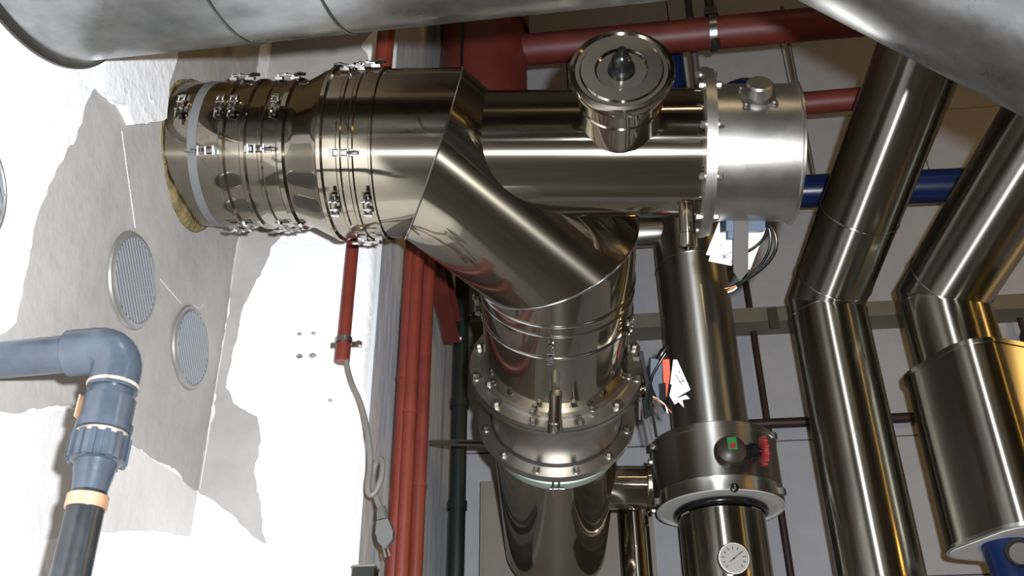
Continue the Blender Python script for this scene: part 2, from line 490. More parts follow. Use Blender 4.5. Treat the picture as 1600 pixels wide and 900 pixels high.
# ------------------------------------------------------------------ main flue: axis and frames
def cam_vec(x, y, z): return cr * x + cu * y + fwd * z
P0 = HOLE
P1 = C(1263, 239, 2.06)
e1 = (P1 - P0).normalized()
def s_at(px):
    """distance along the main axis seen at image column px"""
    k = (px - 800) / F_PX
    a = (P0 - CAM).dot(cr) - k * (P0 - CAM).dot(fwd)
    b = e1.dot(cr) - k * e1.dot(fwd)
    return -a / b
def ss(px, r=.165):
    """the same for a ring of radius r: where its near side is seen"""
    k = (px - 800) / F_PX
    s = s_at(px)
    for _ in range(6):
        uu, _w = frame(e1, P0 + e1 * s)
        Q_ = P0 + uu * r
        s = -((Q_ - CAM).dot(cr) - k * (Q_ - CAM).dot(fwd)) / (e1.dot(cr) - k * e1.dot(fwd))
    return s
def AX(px): return P0 + e1 * s_at(px)
# left section: wall sleeve and widening cone
t = thing('flue_wall_section', P0, 'shiny flue section with clamp latches running into the hole in the plastered wall', 'flue pipe')
R1, R2 = .163, .189
sA, sB, sC, sD = 0.0, ss(437), ss(497, .19), ss(577, .19)
def ridge(s, r, h=.006, w=.008): return [(s - w, r), (s - w * .5, r + h), (s + w * .5, r + h), (s + w, r)]
pr = [(-.16, R1), (ss(330), R1)] + ridge(ss(345), R1) + ridge(ss(378), R1) + [(ss(395), R1)] + ridge(ss(405), R1, .004, .006) + ridge(sB, R1, .007, .010)
apart('sleeve', MB().lathe(P0, e1, pr, 96), 'polished2', t, e1)
part('tape_band', MB().lathe(P0, e1, [(ss(292), R1), (ss(292), R1 + .0015), (ss(306), R1 + .0015), (ss(306), R1)], 72), 'tape', t)
apart('cone', MB().lathe(P0, e1, [(sB + .01, R1 + .001), (sB + .03, R1 + .003), (sC - .02, R2 - .003), (sC - .006, R2)] , 96), 'polished2', t, e1)
apart('clamp_band', MB().lathe(P0, e1, ridge(sC, R2, .006, .008) + ridge(ss(533), R2, .003, .006) + [(ss(545), R2)] + ridge(ss(552), R2, .003, .006) + ridge(sD, R2, .004, .004), 96), 'polished', t, e1)
for px, phi, o, fl in [(277, 38, 'c', 0), (338, 38, 'c', 0), (359, 38, 'c', 0), (424, 38, 'c', 0), (322, 3, 'a', 0), (404, 4, 'a', 1), (345, 82, 'a', 1), (420, 82, 'a', 1), (340, -72, 'a', 0), (424, -70, 'a', 0)]:
    add_latch(t, P0, e1, ss(px), phi, R1 + .004, o, 1.0, bool(fl))
for px, phi, o, fl in [(540, 1, 'a', 1), (556, 78, 'a', 1), (520, -33, 'c', 1), (572, -33, 'c', 1), (556, -72, 'a', 0), (535, 70, 'a', 0)]:
    add_latch(t, P0, e1, ss(px), phi, R2 + .004, o, 1.0, bool(fl))
# dimpled stiffening boss pressed into the cone
u, w = frame(e1, P0)
# foam around the hole
fm = MB(); prof_n, ring_n = 12, 72
vs, fs = [], []
for j in range(ring_n):
    a = 2 * PI * j / ring_n
    yy, zz = math.cos(a), math.sin(a)
    lump = .005 + .003 * noise.noise(V((math.cos(a) * 2, math.sin(a) * 2, 4))) + .018 * max(0, abs(zz) - .80) * 5
    for k in range(prof_n):
        b = 2 * PI * k / prof_n
        rr = R1 + .004 + lump * math.cos(b) * .9 + .004 * noise.noise(V((a * 5, b, 1)))
        xx = lump * .8 * math.sin(b) + .004 * noise.noise(V((a * 6, b * 2, 8)))
        vs.append(V((XW + xx, P0.y + rr * yy * 1.0, P0.z + rr * zz)))
for j in range(ring_n):
    for k in range(prof_n):
        fs.append([j * prof_n + k, j * prof_n + (k + 1) % prof_n, ((j + 1) % ring_n) * prof_n + (k + 1) % prof_n, ((j + 1) % ring_n) * prof_n + k])
fm.add(vs, fs)
single('foam_seal', fm, 'foam', 'yellow-brown insulating foam around the flue where it enters the wall', 'foam', angle=80)

# Y piece: elbow of three mitred lengths with a straight side arm
e3 = cam_vec(.028, -.763, .647).normalized()
M1 = AX(677)
e2 = (e1 + e3).normalized()
M2 = M1 + e2 * .385
def on3(py):
    """place on the descending axis seen at image height py"""
    k = (450 - py) / F_PX
    a = (M2 - CAM).dot(cu) - k * (M2 - CAM).dot(fwd)
    b = e3.dot(cu) - k * e3.dot(fwd)
    return M2 + e3 * (-a / b)
def on3s(py, r):
    """the same for a ring of radius r: where its front is seen"""
    k = (450 - py) / F_PX
    q = on3(py)
    for _ in range(6):
        uu, _w = frame(e3, q); Q_ = M2 + uu * r
        q = M2 + e3 * (-((Q_ - CAM).dot(cu) - k * (Q_ - CAM).dot(fwd)) / (e3.dot(cu) - k * e3.dot(fwd)))
    return q
FL1, FL2 = on3(567), on3(651)
sF1 = (FL1 - M2).length; sF2 = (FL2 - M2).length
t = thing('y_branch_flue', M1, 'large shiny Y-shaped flue piece with mitred elbow and straight side arm', 'flue pipe')
def mitred(A, B, d, na, nb, R, n=128):
    """straight length cut off by two planes through its ends"""
    rf = V((0, 0, 1)) if abs(d.z) < .9 else V((0, 1, 0)); uu = (rf - d * rf.dot(d)).normalized(); ww = d.cross(uu)
    rad = [uu * math.cos(2 * PI * k / n) * R + ww * math.sin(2 * PI * k / n) * R for k in range(n)]
    K = 8; vs = []
    for r_ in rad:
        a = A + r_ - d * (r_.dot(na) / d.dot(na)); b = B + r_ - d * (r_.dot(nb) / d.dot(nb))
        vs += [a.lerp(b, k / K) for k in range(K + 1)]
    fs = [[i * (K + 1) + k, ((i + 1) % n) * (K + 1) + k, ((i + 1) % n) * (K + 1) + k + 1, i * (K + 1) + k + 1] for i in range(n) for k in range(K)]
    return MB().add(vs, fs)
apart('inlet_length', mitred(P0 + e1 * (sD + .004), M1, e1, e1, e1 + e2, R2 - .001), 'polished', t, e1)
apart('elbow_length', mitred(M1, M2, e2, e1 + e2, e2 + e3, R2 - .001), 'polished', t, e2)
apart('outlet_length', mitred(M2, M2 + e3 * (sF1 - .01), e3, e2 + e3, e3, R2 - .001), 'polished', t, e3)
# welded seams
def seam(mb, J, da, db, R, r=.0022):
    nrm = (da + db).normalized(); ax = da.cross(db).normalized(); wv = nrm.cross(ax)
    k = 1 / max(.3, da.dot(nrm))
    mb.tube([J + ax * (R * math.cos(a)) + wv * (R * k * math.sin(a)) for a in [2 * PI * i / 96 for i in range(97)]], r, 6, cap=False)
part('weld_seam', (lambda b: (seam(b, M1, e1, e2, R2), b)[1])(MB()), 'chrome', t)
part('weld_seam', (lambda b: (seam(b, M2, e2, e3, R2), b)[1])(MB()), 'chrome', t)
RA = .139
sFl = ss(1108, .18)
apart('side_arm', MB().lathe(P0, e1, [(s_at(715), RA), (sFl, RA)], 96), 'polished', t, e1)
u3, w3 = frame(e3, FL1)
for py, h in [(512, .003), (527, .0022), (561, .003)]:
    s = (on3s(py, R2) - M2).dot(e3)
    part('band', MB().torus(M2 + e3 * s, e3, R2, h, 96, 8), 'chrome', t)
sb2 = (on3s(553, R2) - M2).dot(e3)
for phi in (-84, -4, 62):
    q = M2 + e3 * sb2; uu, ww = frame(e3, q); side = e3.cross(uu)
    a = math.radians(phi); z_ = uu * math.cos(a) + side * math.sin(a) * (1 if side.dot(cr) > 0 else -1)
    x_ = e3; inst('latch', latch_me, mtx(q + z_ * (R2 + .004), x_, z_.cross(x_), z_), t)
# inspection stub with cap on the side arm
Q = AX(968)
uq, wq = frame(e1, Q)
dq = (uq * .60 + wq * .80).normalized()
TIP = C(972, 106, 1.86)
dq = (TIP - Q); dq = (dq - e1 * dq.dot(e1) * .9).normalized(); Ls = (TIP - Q).length
stub = apart('inspection_stub', MB().lathe(Q, dq, [(.05, .083), (Ls * .66, .083), (Ls * .67, .086), (Ls * .69, .086), (Ls * .70, .083), (Ls - .02, .083)], 64), 'polished2', t, dq)
part('inspection_cap', MB().lathe(Q, dq, [(Ls - .03, .083), (Ls - .028, .100), (Ls - .012, .104), (Ls - .004, .101), (Ls - .002, .094), (Ls - .006, .090), (Ls - .006, .082), (Ls - .002, .079), (Ls - .002, .052), (Ls - .008, .048), (Ls - .008, 0)], 64), 'polished2', t)
part('knob', MB().lathe(Q, dq, [(Ls - .01, .027), (Ls + .002, .026), (Ls + .006, .019), (Ls + .026, .018), (Ls + .034, .014), (Ls + .038, .008), (Ls + .052, .008), (Ls + .055, 0)], 32), 'black', t)
# creases in the stub sheet
# sampling nozzle under the arm
nz = P0 + e1 * ss(1080, .15); un, wn = frame(e1, nz)
ndir = (un * .42 - wn * .9).normalized()
nA = nz + ndir * (RA - .01)
part('sampling_nozzle', MB().lathe(nA, cam_vec(0, -.96, -.25), [(-.03, .013), (0, .0165), (.055, .0165), (.058, .019), (.085, .019), (.088, .016), (.088, .011), (.07, .011), (.07, 0)], 28), 'polished', t)
# nozzle in front of the flange
nA = C(868, 622, 2.30)
part('sampling_nozzle', MB().lathe(nA, cam_vec(0, -.93, .36), [(-.014, 0), (-.014, .0155), (.06, .0155), (.063, .018), (.088, .018), (.090, .012), (.090, 0)], 28), 'polished', t)
# flange of the side arm
fl = part('side_flange', MB().lathe(P0, e1, [(sFl - .004, RA), (sFl - .004, .183), (sFl + .008, .183), (sFl + .008, RA)], 96), 'flange', t)
add_bolts(fl, P0 + e1 * (sFl - .004), e1, .167, 10, -1, .35, .8)
fl = part('upper_flange', MB().lathe(M2, e3, [(sF1 - .012, R2 - .002), (sF1 - .012, .201), (sF1 - .004, .203), (sF1 - .002, .2285), (sF1 + .012, .2285), (sF1 + .012, R2 - .04)], 96), 'flange', t)
add_bolts(fl, M2 + e3 * (sF1 - .002), e3, .2165, 12, -1, .26)
add_bolts(fl, M2 + e3 * (sF1 - .012), e3, .195, 8, -1, .30, .8)

# damper housing bolted to the side arm
t = thing('damper_housing', AX(1190), 'matt steel drum bolted to the right end of the flue side arm', 'damper')
RD = .147; sE = ss(1260, .15)
hs = part('drum', MB().lathe(P0, e1, [(sFl + .018, RD), (sE - .006, RD), (sE - .004, RD + .007), (sE, RD + .007), (sE, RD - .004), (sE - .1, RD - .004), (sE - .1, 0)], 96), 'satin', t)
fl = part('drum_flange', MB().lathe(P0, e1, [(sFl + .008, RA), (sFl + .008, .180), (sFl + .018, .180), (sFl + .018, RD)], 96), 'flange', t)
add_bolts(fl, P0 + e1 * (sFl + .018), e1, .167, 10, 1, .35, .8)
q = P0 + e1 * ss(1188, .15); uq, wq = frame(e1, q)
dn = (uq * .62 + wq * .78).normalized(); cN = q + dn * RD
part('boss', MB().lathe(cN, dn, [(-.03, .036), (.004, .036), (.008, .028), (.030, .027), (.034, .023), (.034, 0)], 40), 'satin', t)
for k in range(4):
    a = .9 + k * PI / 2; aa = e1; bb = dn.cross(e1)
    rad = aa * math.cos(a) + bb * math.sin(a)
    inst('bolt', bolt_me, mtx(cN + rad * .040 - dn * .002, aa * .55, bb * .55, dn * .55), t)

# lower flue with flanged collar
t = thing('lower_flue', FL2, 'flanged flue length below the Y piece, narrowing down behind it', 'flue pipe')
part('flange_collar', MB().lathe(M2, e3, [(sF1 + .012, .2285), (sF1 + .026, .2285), (sF1 + .026, .180), (sF2 - .006, .178)], 96), 'flange', t)
part('gasket_ring', MB().torus(M2 + e3 * (sF2 - .007), e3, .180, .0032, 96, 8), 'darkmetal', t)
part('gasket_ring', MB().torus(M2 + e3 * (sF1 + .013), e3, .2270, .0026, 96, 8), 'darkmetal', t)
RL = .178
fl = part('collar_flange', MB().lathe(M2, e3, [(sF2 - .006, .178), (sF2 - .006, .2165), (sF2 + .012, .2165), (sF2 + .012, .17)], 96), 'flange', t)
add_bolts(fl, M2 + e3 * (sF2 - .006), e3, .199, 12, -1, .26, .85)
part('clamp_band', MB().lathe(M2, e3, [(sF2 + .012, RL), (sF2 + .03, RL + .004), (sF2 + .05, RL + .008), (sF2 + .054, RL + .014), (sF2 + .058, RL + .008), (sF2 + .09, RL + .002), (sF2 + .094, RL)], 96), 'gasket', t)
qq = M2 + e3 * (sF2 + .066); uu, ww = frame(e3, qq)
cb = MB()
sd = e3.cross(uu).normalized()
for sgn in (-1, 1):
    cb.box(qq + uu * (RL + .016) + sd * .008 * sgn, sd * .0025, uu * .014, e3 * .022)
cb.cyl(qq + uu * (RL + .020) - sd * .022, qq + uu * (RL + .020) + sd * .016, .005, n=10)
part('clamp_screw', cb, 'chrome', t)
apart('pipe', MB().lathe(M2, e3, [(sF2 + .05, RL), (sF2 + .09, RL), (sF2 + .62, .160), (sF2 + .62, 0)], 96), 'polished', t, e3)
# side stub with cap on the right of the lower flue
sS = C(966, 762, 2.84); sE_ = C(1014, 762, 2.84); ds = (sE_ - sS).normalized(); Lq = (sE_ - sS).length
part('stub', MB().lathe(sS, ds, [(-.06, .064), (0, .064), (Lq - .012, .064), (Lq - .010, .072), (Lq, .073), (Lq + .004, .066), (Lq + .004, 0)], 48), 'polished', t)
uu, ww = frame(ds, sE_)
for k, a in enumerate((1.5, -1.1)):
    rad = uu * math.cos(a) + ww * math.sin(a)
    inst('bolt', bolt_me, mtx(sE_ + rad * .074, uu * .8, ww * .8, ds * .8), t)

# ------------------------------------------------------------------ large ducts overhead
# one wide duct leaves the left wall, crosses overhead and bends down to the right
RDct = .303
cD = V((XW, .958, 2.932))
cJ = V((.415, .905, 2.925))
dD = (cJ - cD).normalized(); dR = V((.666, -.062, -.735)).normalized()
t = thing('ventilation_duct', cD, 'wide galvanised round duct across the top, out of the white wall, bending down', 'duct')
part('duct_shell', MB().tube([cD, cJ, cJ + dR * 1.5], RDct, 120, cap=False), 'galv', t, 20)
part('wall_collar', MB().lathe(cD, dD, [(.001, RDct + .012), (.006, RDct + .012), (.010, RDct + .004), (.016, RDct)], 96), 'darkmetal', t)
for s in (.33, .50):
    part('joint_bead', MB().torus(cD + dD * s, dD, RDct, .003, 96, 8), 'galv', t)
part('bend_seam', (lambda b: (seam(b, cJ, dD, dR, RDct, .004), b)[1])(MB()), 'galv', t)
part('joint_bead', MB().torus(cJ + dR * .95, dR, RDct, .003, 96, 8), 'galv', t)

# ------------------------------------------------------------------ blue-grey plastic pipe and hose on the left
zP = 1.35
top, bot = vline(187, 560, zP, 545, 1000)
t = thing('plastic_water_pipe', top, 'blue-grey plastic pipe with elbow, union and black hose by the left wall', 'pipe')
corner = top.copy()
lx = V((-1, .0, -.045)).normalized()
endw = corner + lx * ((corner.x - XW) / -lx.x)
rp = .0268
part('horizontal_pipe', MB().cyl(endw, corner + lx * .055, rp), 'pvc', t)
arc = [corner + lx * .075, corner + lx * .060, corner + lx * .036]
rb = .036
cc_ = corner + lx * rb + V((0, 0, -rb))
for k in range(1, 9):
    aa = PI / 2 * k / 8
    arc.append(cc_ - lx * (rb * math.sin(aa)) + V((0, 0, rb * math.cos(aa))))
arc += [corner + V((0, 0, -.066))]
part('elbow', MB().tube(arc, .0335, 32), 'pvc', t)
def vz(py):
    return vline(187, 560, zP, py, 1000)[0]
dn_ = V((0, 0, -1))
L = lambda py: (top.z - vz(py).z)
part('nipple', MB().lathe(top, dn_, [(.06, .0285), (L(640), .0285)], 32), 'pvc', t)
part('thread_tape', MB().torus(vz(604), dn_, .0325, .003, 32, 8), 'tape_thread', t)
un_ = part('union', MB().lathe(top, dn_, [(L(622), .030), (L(624), .0345), (L(662), .0345), (L(663), .0375), (L(676), .0375), (L(677), .030), (L(690), .030)], 10), 'pvc', t)
part('tape_ring', MB().torus(vz(681), dn_, .031, .004, 32, 8), 'tape_thread', t)
part('label_strip', MB().box(vz(640) + V((-.0345, -.012, 0)), (.001, 0, 0), (0, .007, 0), (0, 0, .016)), 'copper', t)
part('ribbed_nut', MB().lathe(top, dn_, [(L(684), .030), (L(686), .0365), (L(720), .0365), (L(724), .031), (L(724), .02)], 48), 'pvc', t)
nt_ = None
for k in range(14):
    aa = 2 * PI * k / 14
    rad = V((math.cos(aa), math.sin(aa), 0))
    part('rib', MB().box(vz(703) + rad * .0365, rad * .0025, rad.cross(dn_) * .0035, dn_ * .018), 'pvc', t)
part('hose_tail', MB().lathe(top, dn_, [(L(720), .028), (L(742), .0255), (L(764), .0225), (L(770), .0225)], 32), 'pvc', t)
part('hose', MB().tube([vz(764), vz(772), vz(800), vz(850) , vz(900), vz(960), vz(1000)], [.020, .0235, .0238, .0240, .0245, .025, .025], 28), 'hose', t)
part('hose_clamp', MB().lathe(top, dn_, [(L(776), .0235), (L(776), .0262), (L(796), .0262), (L(796), .0235)], 32), 'copper', t)

# ------------------------------------------------------------------ conduit, cord and plug on the pier
zc0 = zc(on_y(545, 450, YP - .03))
ca, cb_ = vline(545, 450, zc0, 330, 566)
t = thing('red_conduit', cb_, 'thin red conduit with clip coming down the white pier under the flue', 'conduit')
Lc = (cb_ - ca).length
part('tube', MB().lathe(ca, cb_ - ca, [(0, .0155), (Lc - .045, .0155), (Lc - .045, .018), (Lc - .002, .018), (Lc, .016), (Lc, 0)], 24), 'red', t)
ck = vline(545, 450, zc0, 533, 900)[0]
clip = MB().lathe(ck, (0, 0, 1), [(-.007, .0165), (-.007, .020), (.007, .020), (.007, .0165)], 24)
clip.box(ck + V((.026, .02, 0)), (.012, 0, 0), (0, .0025, 0), (0, 0, .007)).box(ck + V((-.026, .02, 0)), (.010, 0, 0), (0, .0025, 0), (0, 0, .007))
clip.cyl(ck + V((.032, .02, 0)), ck + V((.032, .010, 0)), .006, n=8)
part('clip', clip, 'bolt', t)
zk = zc0
cord = [(541, 562, 0), (544, 580, 0), (551, 602, -.01), (561, 624, -.01), (569, 650, -.01), (575, 680, -.02), (578, 705, -.02), (578, 735, -.02), (575, 755, -.03), (576, 770, -.03), (582, 773, -.03), (589, 764, -.03), (596, 745, -.03), (598, 728, -.02), (596, 718, -.01), (591, 718, 0), (586, 728, .01), (583, 745, .01), (585, 765, 0), (590, 782, 0), (597, 800, -.01)]
def smooth(pts, k=4):
    out = []
    for i in range(len(pts) - 1):
        p0 = pts[max(0, i - 1)]; p1 = pts[i]; p2 = pts[i + 1]; p3 = pts[min(len(pts) - 1, i + 2)]
        for j in range(k):
            s = j / k
            out.append(.5 * ((2 * p1) + (p2 - p0) * s + (2 * p0 - 5 * p1 + 4 * p2 - p3) * s * s + (3 * p1 - p0 - 3 * p2 + p3) * s ** 3))
    return out + [pts[-1]]
cp = []
for a, b, dz in cord:
    p = on_y(a, b, YP - .035); cp.append(p + (p - CAM).normalized() * (dz * .8))
t = thing('power_cord', cp[-1], 'grey power cord with a loop and plug hanging from the red conduit', 'cord')
part('cable', MB().tube(smooth(cp), .0062, 10), 'cord', t)
pl0 = cp[-1]; pd = (on_y(603, 845, YP - .035) - pl0).normalized()
px_ = V((1, 0, 0)); py_ = pd.cross(px_).normalized(); px_ = py_.cross(pd)
pg = MB().lathe(pl0 - pd * .012, pd, [(0, 0), (0, .008), (.012, .011), (.028, .0125), (.028, 0)], 20)
prof = [(-.012, .018), (.012, .018), (.019, .045), (.016, .062), (-.002, .078), (-.014, .062), (-.018, .042)]
pg.prism([pl0 + px_ * a + pd * b - py_ * .011 for a, b in prof], py_ * .022)
part('plug_body', pg, 'plug', t, 30)
for a in (-.008, .0):
    part('pin', MB().cyl(pl0 + px_ * a + pd * .066, pl0 + px_ * (a + .004) + pd * .093, .0022, n=8), 'bolt', t)
bx0 = on_y(571, 903, YP - .02)
t = thing('junction_box', bx0, 'small dark box at the bottom edge on the pier corner', 'box')
part('body', MB().box(bx0, (.022, 0, 0), (0, .02, 0), (0, 0, .018)), 'black', t)
part('lid', MB().box(bx0 + V((0, 0, .0195)), (.024, 0, 0), (0, .022, 0), (0, 0, .002)), 'cord', t)

# ------------------------------------------------------------------ red risers beside the pier
ordn = ['nearest the white pier', 'second from the pier', 'third from the pier', 'furthest from the pier']
for k, px in enumerate((629, 640.5, 650.5, 660)):
    p = on_x(px, 640, XS + .058 + .020 * (k % 2))
    a, b = vline(px, 640, zc(p), 300, 1100)
    t = thing('riser_pipe', b, 'red vertical riser pipe, the one ' + ordn[k], 'pipe', 'red riser pipes beside the white pier')
    r = 10.8 * zc(p) / F_PX
    part('tube', MB().cyl(a, b, r, n=28), 'red', t)
    part('coupling', MB().lathe(a, b - a, [((b - a).length * (.43 + .07 * k), r), ((b - a).length * (.43 + .07 * k), r + .0022), ((b - a).length * (.43 + .07 * k) + .01, r + .0022), ((b - a).length * (.43 + .07 * k) + .01, r)], 28), 'red', t)
# slanting red channel bracket
a, b = on_x(672, 405, XS + .05), on_x(699, 518, XS + .05)
t = thing('channel_bracket', b, 'dark red slanting channel bar between red risers and black pipe', 'bracket')
d_ = (b - a).normalized(); sx = d_.cross(V((1, 0, 0))).normalized()
part('web', MB().box((a + b) / 2, d_ * (b - a).length / 2, sx * .045, V((.006, 0, 0))), 'red_dark', t)
for s in (-1, 1):
    part('lip', MB().box((a + b) / 2 + sx * .045 * s + V((.02, 0, 0)), d_ * (b - a).length / 2, sx * .005, V((.026, 0, 0))), 'red_dark', t)
part('end_bolt', MB().cyl(b + V((.0, 0, -.03)), b + V((.05, 0, -.03)), .012, n=8), 'bolt', t)
# black pipe
pz = zc(on_y(718, 650, YB - .30))
a, b = vline(718, 650, pz, 330, 1100)
t = thing('black_pipe', b, 'black vertical pipe with bands against the white block wall', 'pipe')
part('tube', MB().cyl(a, b, 12.2 * pz / F_PX, n=28), 'green_black', t)
for py in (493, 632, 790):
    p = vline(718, 650, pz, py, 1000)[0]
    part('band', MB().lathe(p, (0, 0, 1), [(-.014, .03), (-.014, 12.2 * pz / F_PX + .005), (.014, 12.2 * pz / F_PX + .005), (.014, .03)], 28), 'green_black', t)
p = vline(718, 650, pz, 493, 1000)[0]
part('bracket', MB().cyl(p, p + V((.12, 0, 0)), .010, n=10).cyl(p, p + V((-.08, .0, 0)), .014, n=10), 'darkmetal', t)
# thin steel tube from the risers to the flange
single('steel_tube', MB().cyl(C(664, 692.5, 3.02), C(775, 692, 2.82), .0098, n=20), 'polished', 'thin horizontal steel tube between the red risers and the lower flange', 'tube')

# ------------------------------------------------------------------ red pipework at the top
a, b = vline(757, 90, 3.45, -160, 230)
t = thing('red_header_pipe', b, 'thick dark red vertical pipe behind the flue elbow, top middle', 'pipe')
rh = 66 * 3.45 / F_PX
part('tube', MB().cyl(a, b, rh, n=48), 'red_dark', t)
c_ = vline(757, 90, 3.45, 48, 300)[0]
part('sleeve', MB().lathe(c_ + V((0, 0, -.03)), (0, 0, 1), [(0, rh), (.0, rh + .012), (.6, rh + .012), (.6, rh)], 48), 'red_dark', t)
uu, ww = frame(V((0, 0, 1)), c_); sdx = V((0, 0, 1)).cross(uu)
if sdx.dot(cr) < 0: sdx = -sdx
rad = (uu * .86 - sdx * .5).normalized()
part('seam', MB().box(c_ + rad * (rh + .001) - V((0, 0, .32)), rad * .003, rad.cross(V((0, 0, 1))) * .005, V((0, 0, .30))), 'black', t)
part('tab', MB().box(c_ + rad * (rh + .014) + V((0, 0, .06)), rad * .012, rad.cross(V((0, 0, 1))) * .012, V((0, 0, .07))), 'red', t)
a, b = C(800, 80, 3.45), C(1300, 35, 3.25)
d_ = (b - a).normalized()
t = thing('red_cross_pipe', a, 'long red horizontal pipe running right from the thick red pipe', 'pipe')
rr = 25 * 3.4 / F_PX
part('tube', MB().cyl(a, b + d_ * .3, rr, n=36), 'red_dark', t)
t = thing('pipe_hanger', C(1114, 55, 3.3), 'grey ring hanger with rod holding the red horizontal pipe', 'hanger')
cH = a + d_ * ((C(1114, 55, 3.33) - a).dot(d_))
part('ring', MB().lathe(cH, d_, [(-.012, rr + .001), (-.012, rr + .008), (.012, rr + .008), (.012, rr + .001)], 36), 'galv', t)
part('lug', MB().box(cH + V((0, -.02, rr + .02)), (.022, 0, 0), (0, .015, 0), (0, 0, .018)), 'galv', t)
part('rod', MB().cyl(cH + V((0, -.02, rr + .02)), cH + V((0, -.02, 1.4)), .016, n=14), 'darkmetal', t)
part('bolt_end', MB().cyl(cH + V((0, -.02, -rr - .03)), cH + V((0, -.02, -rr)), .016, n=8), 'darkmetal', t)
single('red_return_pipe', MB().cyl(C(1180, 168, 3.3), C(1420, 148, 3.2), 18 * 3.25 / F_PX, n=32), 'red_dark', 'short length of red pipe right of the matt steel drum', 'pipe')
single('hanger_rod', MB().cyl(C(1068, -60, 3.6), C(1098, 200, 3.6), .014, n=14), 'strip', 'grey hanging rod between capped stub and ring hanger', 'rod')
single('hanger_rod', MB().cyl(C(1222, 10, 3.75), C(1282, 330, 3.75), .008, n=10), 'strip', 'thin wire rod hanging above the matt steel drum', 'rod')
# small cut red pipe at the arris near the top
a, b = vline(600, 90, zc(on_x(600, 90, XS + .05)), -20, 160)
single('riser_stub', MB().cyl(a, b, .022, n=24), 'red', 'short red pipe on the pier corner above the flue cone', 'pipe')

# ------------------------------------------------------------------ blue pipes
a, b = vline(1052, 110, 3.75, 60, 330)
t = thing('blue_riser', b, 'blue vertical pipe half hidden behind the round inspection cap', 'pipe')
part('tube', MB().cyl(a, b, 18 * 3.75 / F_PX, n=28), 'blue', t)
cB = C(1166, 170, 3.35)
t = thing('blue_valve', cB, 'dark blue dome peeping over the matt steel drum', 'valve')
part('dome', MB().lathe(cB, cam_vec(0, .9, -.42), [(-.25, .095), (0.0, .108), (.03, .106), (.06, .095), (.085, .072), (.100, .04), (.106, 0)], 40), 'blue', t)
part('neck', MB().cyl(cB + cam_vec(0, -.35, .2), cB, .06), 'blue', t)
a, b = C(1180, 302, 3.55), C(1560, 287, 3.35)
t = thing('blue_cross_pipe', a, 'blue horizontal pipe behind the two leaning clad pipes', 'pipe')
part('tube', MB().cyl(a, b, 26.5 * 3.45 / F_PX, n=36), 'blue', t)

# ------------------------------------------------------------------ clad pipes on the right
def pz_(px, py, z, yy): return vline(px, py, z, yy, 2000)[0]
# middle pipe with collar, valve and gauge
mx, my, mz = 1114, 700, 3.2
a = pz_(mx, my, mz, 372); b = pz_(mx, my, mz, 1050)
t = thing('clad_heating_pipe', b, 'grey clad pipe with wide collar, valve and dial gauge, centre right', 'pipe')
rm = 60 * 3.3 / F_PX
c1, c2 = pz_(mx, my, mz, 694), pz_(mx, my, mz, 797)
lf = a + V((-.55, .02, .01))
apart('upper_pipe', MB().tube([a + V((0, 0, .35)), c1], rm * .96, 64), 'clad_dull', t, (0, 0, 1))
stb = C(1040, 364, zc(a) - .02)
part('side_branch', MB().cyl(stb + V((-.45, 0, 0)), stb + V((.1, 0, 0)), .050), 'clad_dull', t)
part('elbow_seam', MB().torus(a + V((-.0, 0, -.14)), (0, 0, 1), rm * .96, .003, 64, 6), 'clad_dull', t)
part('long_seam', MB().box((a + c1) / 2 + V((.01, -rm * .965, -.08)), (.003, 0, 0), (0, .0015, 0), (0, 0, (a - c1).length / 2 - .2)), 'clad', t)
rc = .206
hC = (c1 - c2).z
pf = [(0, rm * .9), (0, rc - .004), (-.004, rc), (-.022, rc), (-.024, rc - .002), (-hC + .05, rc - .002), (-hC + .045, rc + .001), (-hC + .040, rc - .002), (-hC, rc - .002)]
apart('collar', MB().lathe(c1, (0, 0, 1), pf, 80), 'clad_dull', t, (0, 0, 1))
part('collar_underside', MB().lathe(c2, (0, 0, 1), [(0, rc - .002), (-.003, rc - .002), (-.003, rc - .008), (.004, rc - .010), (.004, .1)], 80), 'insul', t)
part('gap_ring', MB().torus(c2 + V((0, 0, -.012)), (0, 0, 1), .140, .012, 64, 10), 'black', t)
rl = 67 * 3.05 / F_PX
apart('lower_pipe', MB().lathe(c2 + V((0, 0, -.03)), (0, 0, 1), [(0, rl - .03), (0, rl), (-.01, rl), (-1.3, rl), (-1.3, 0)], 64), 'clad', t, (0, 0, 1))
uu, ww = frame(V((0, 0, 1)), c1); rt = uu.cross(V((0, 0, 1)))
if rt.dot(cr) < 0: rt = -rt
def on_cyl(px, py, ctr, r):
    """first hit of a sight line on an upright cylinder"""
    d = ray(px, py); ox, oy = CAM.x - ctr.x, CAM.y - ctr.y
    A = d.x ** 2 + d.y ** 2; B = 2 * (ox * d.x + oy * d.y); Cc = ox * ox + oy * oy - r * r
    s = (-B - math.sqrt(max(0, B * B - 4 * A * Cc))) / (2 * A)
    return CAM + d * s
for aa in (-1.25, 1.2):
    rad = uu * math.cos(aa) + rt * math.sin(aa)
    part('strap_lug', MB().box(c1 + rad * (rc + .004) - V((0, 0, .02)), rad * .008, rad.cross(V((0, 0, 1))) * .012, V((0, 0, .010))), 'bolt', t)
    part('strap_lug', MB().box(c2 + rad * (rc + .004) + V((0, 0, .02)), rad * .008, rad.cross(V((0, 0, 1))) * .012, V((0, 0, .010))), 'bolt', t)
h = on_cyl(1138, 712, c1, rc); nd = V((h.x - c1.x, h.y - c1.y, 0)).normalized(); tg = V((0, 0, 1)).cross(nd)
if tg.dot(cr) < 0: tg = -tg
vb = part('valve_body', MB().lathe(h, nd, [(0, .040), (.012, .046), (.035, .050), (.055, .044), (.066, .028), (.070, 0)], 32), 'valve', t)
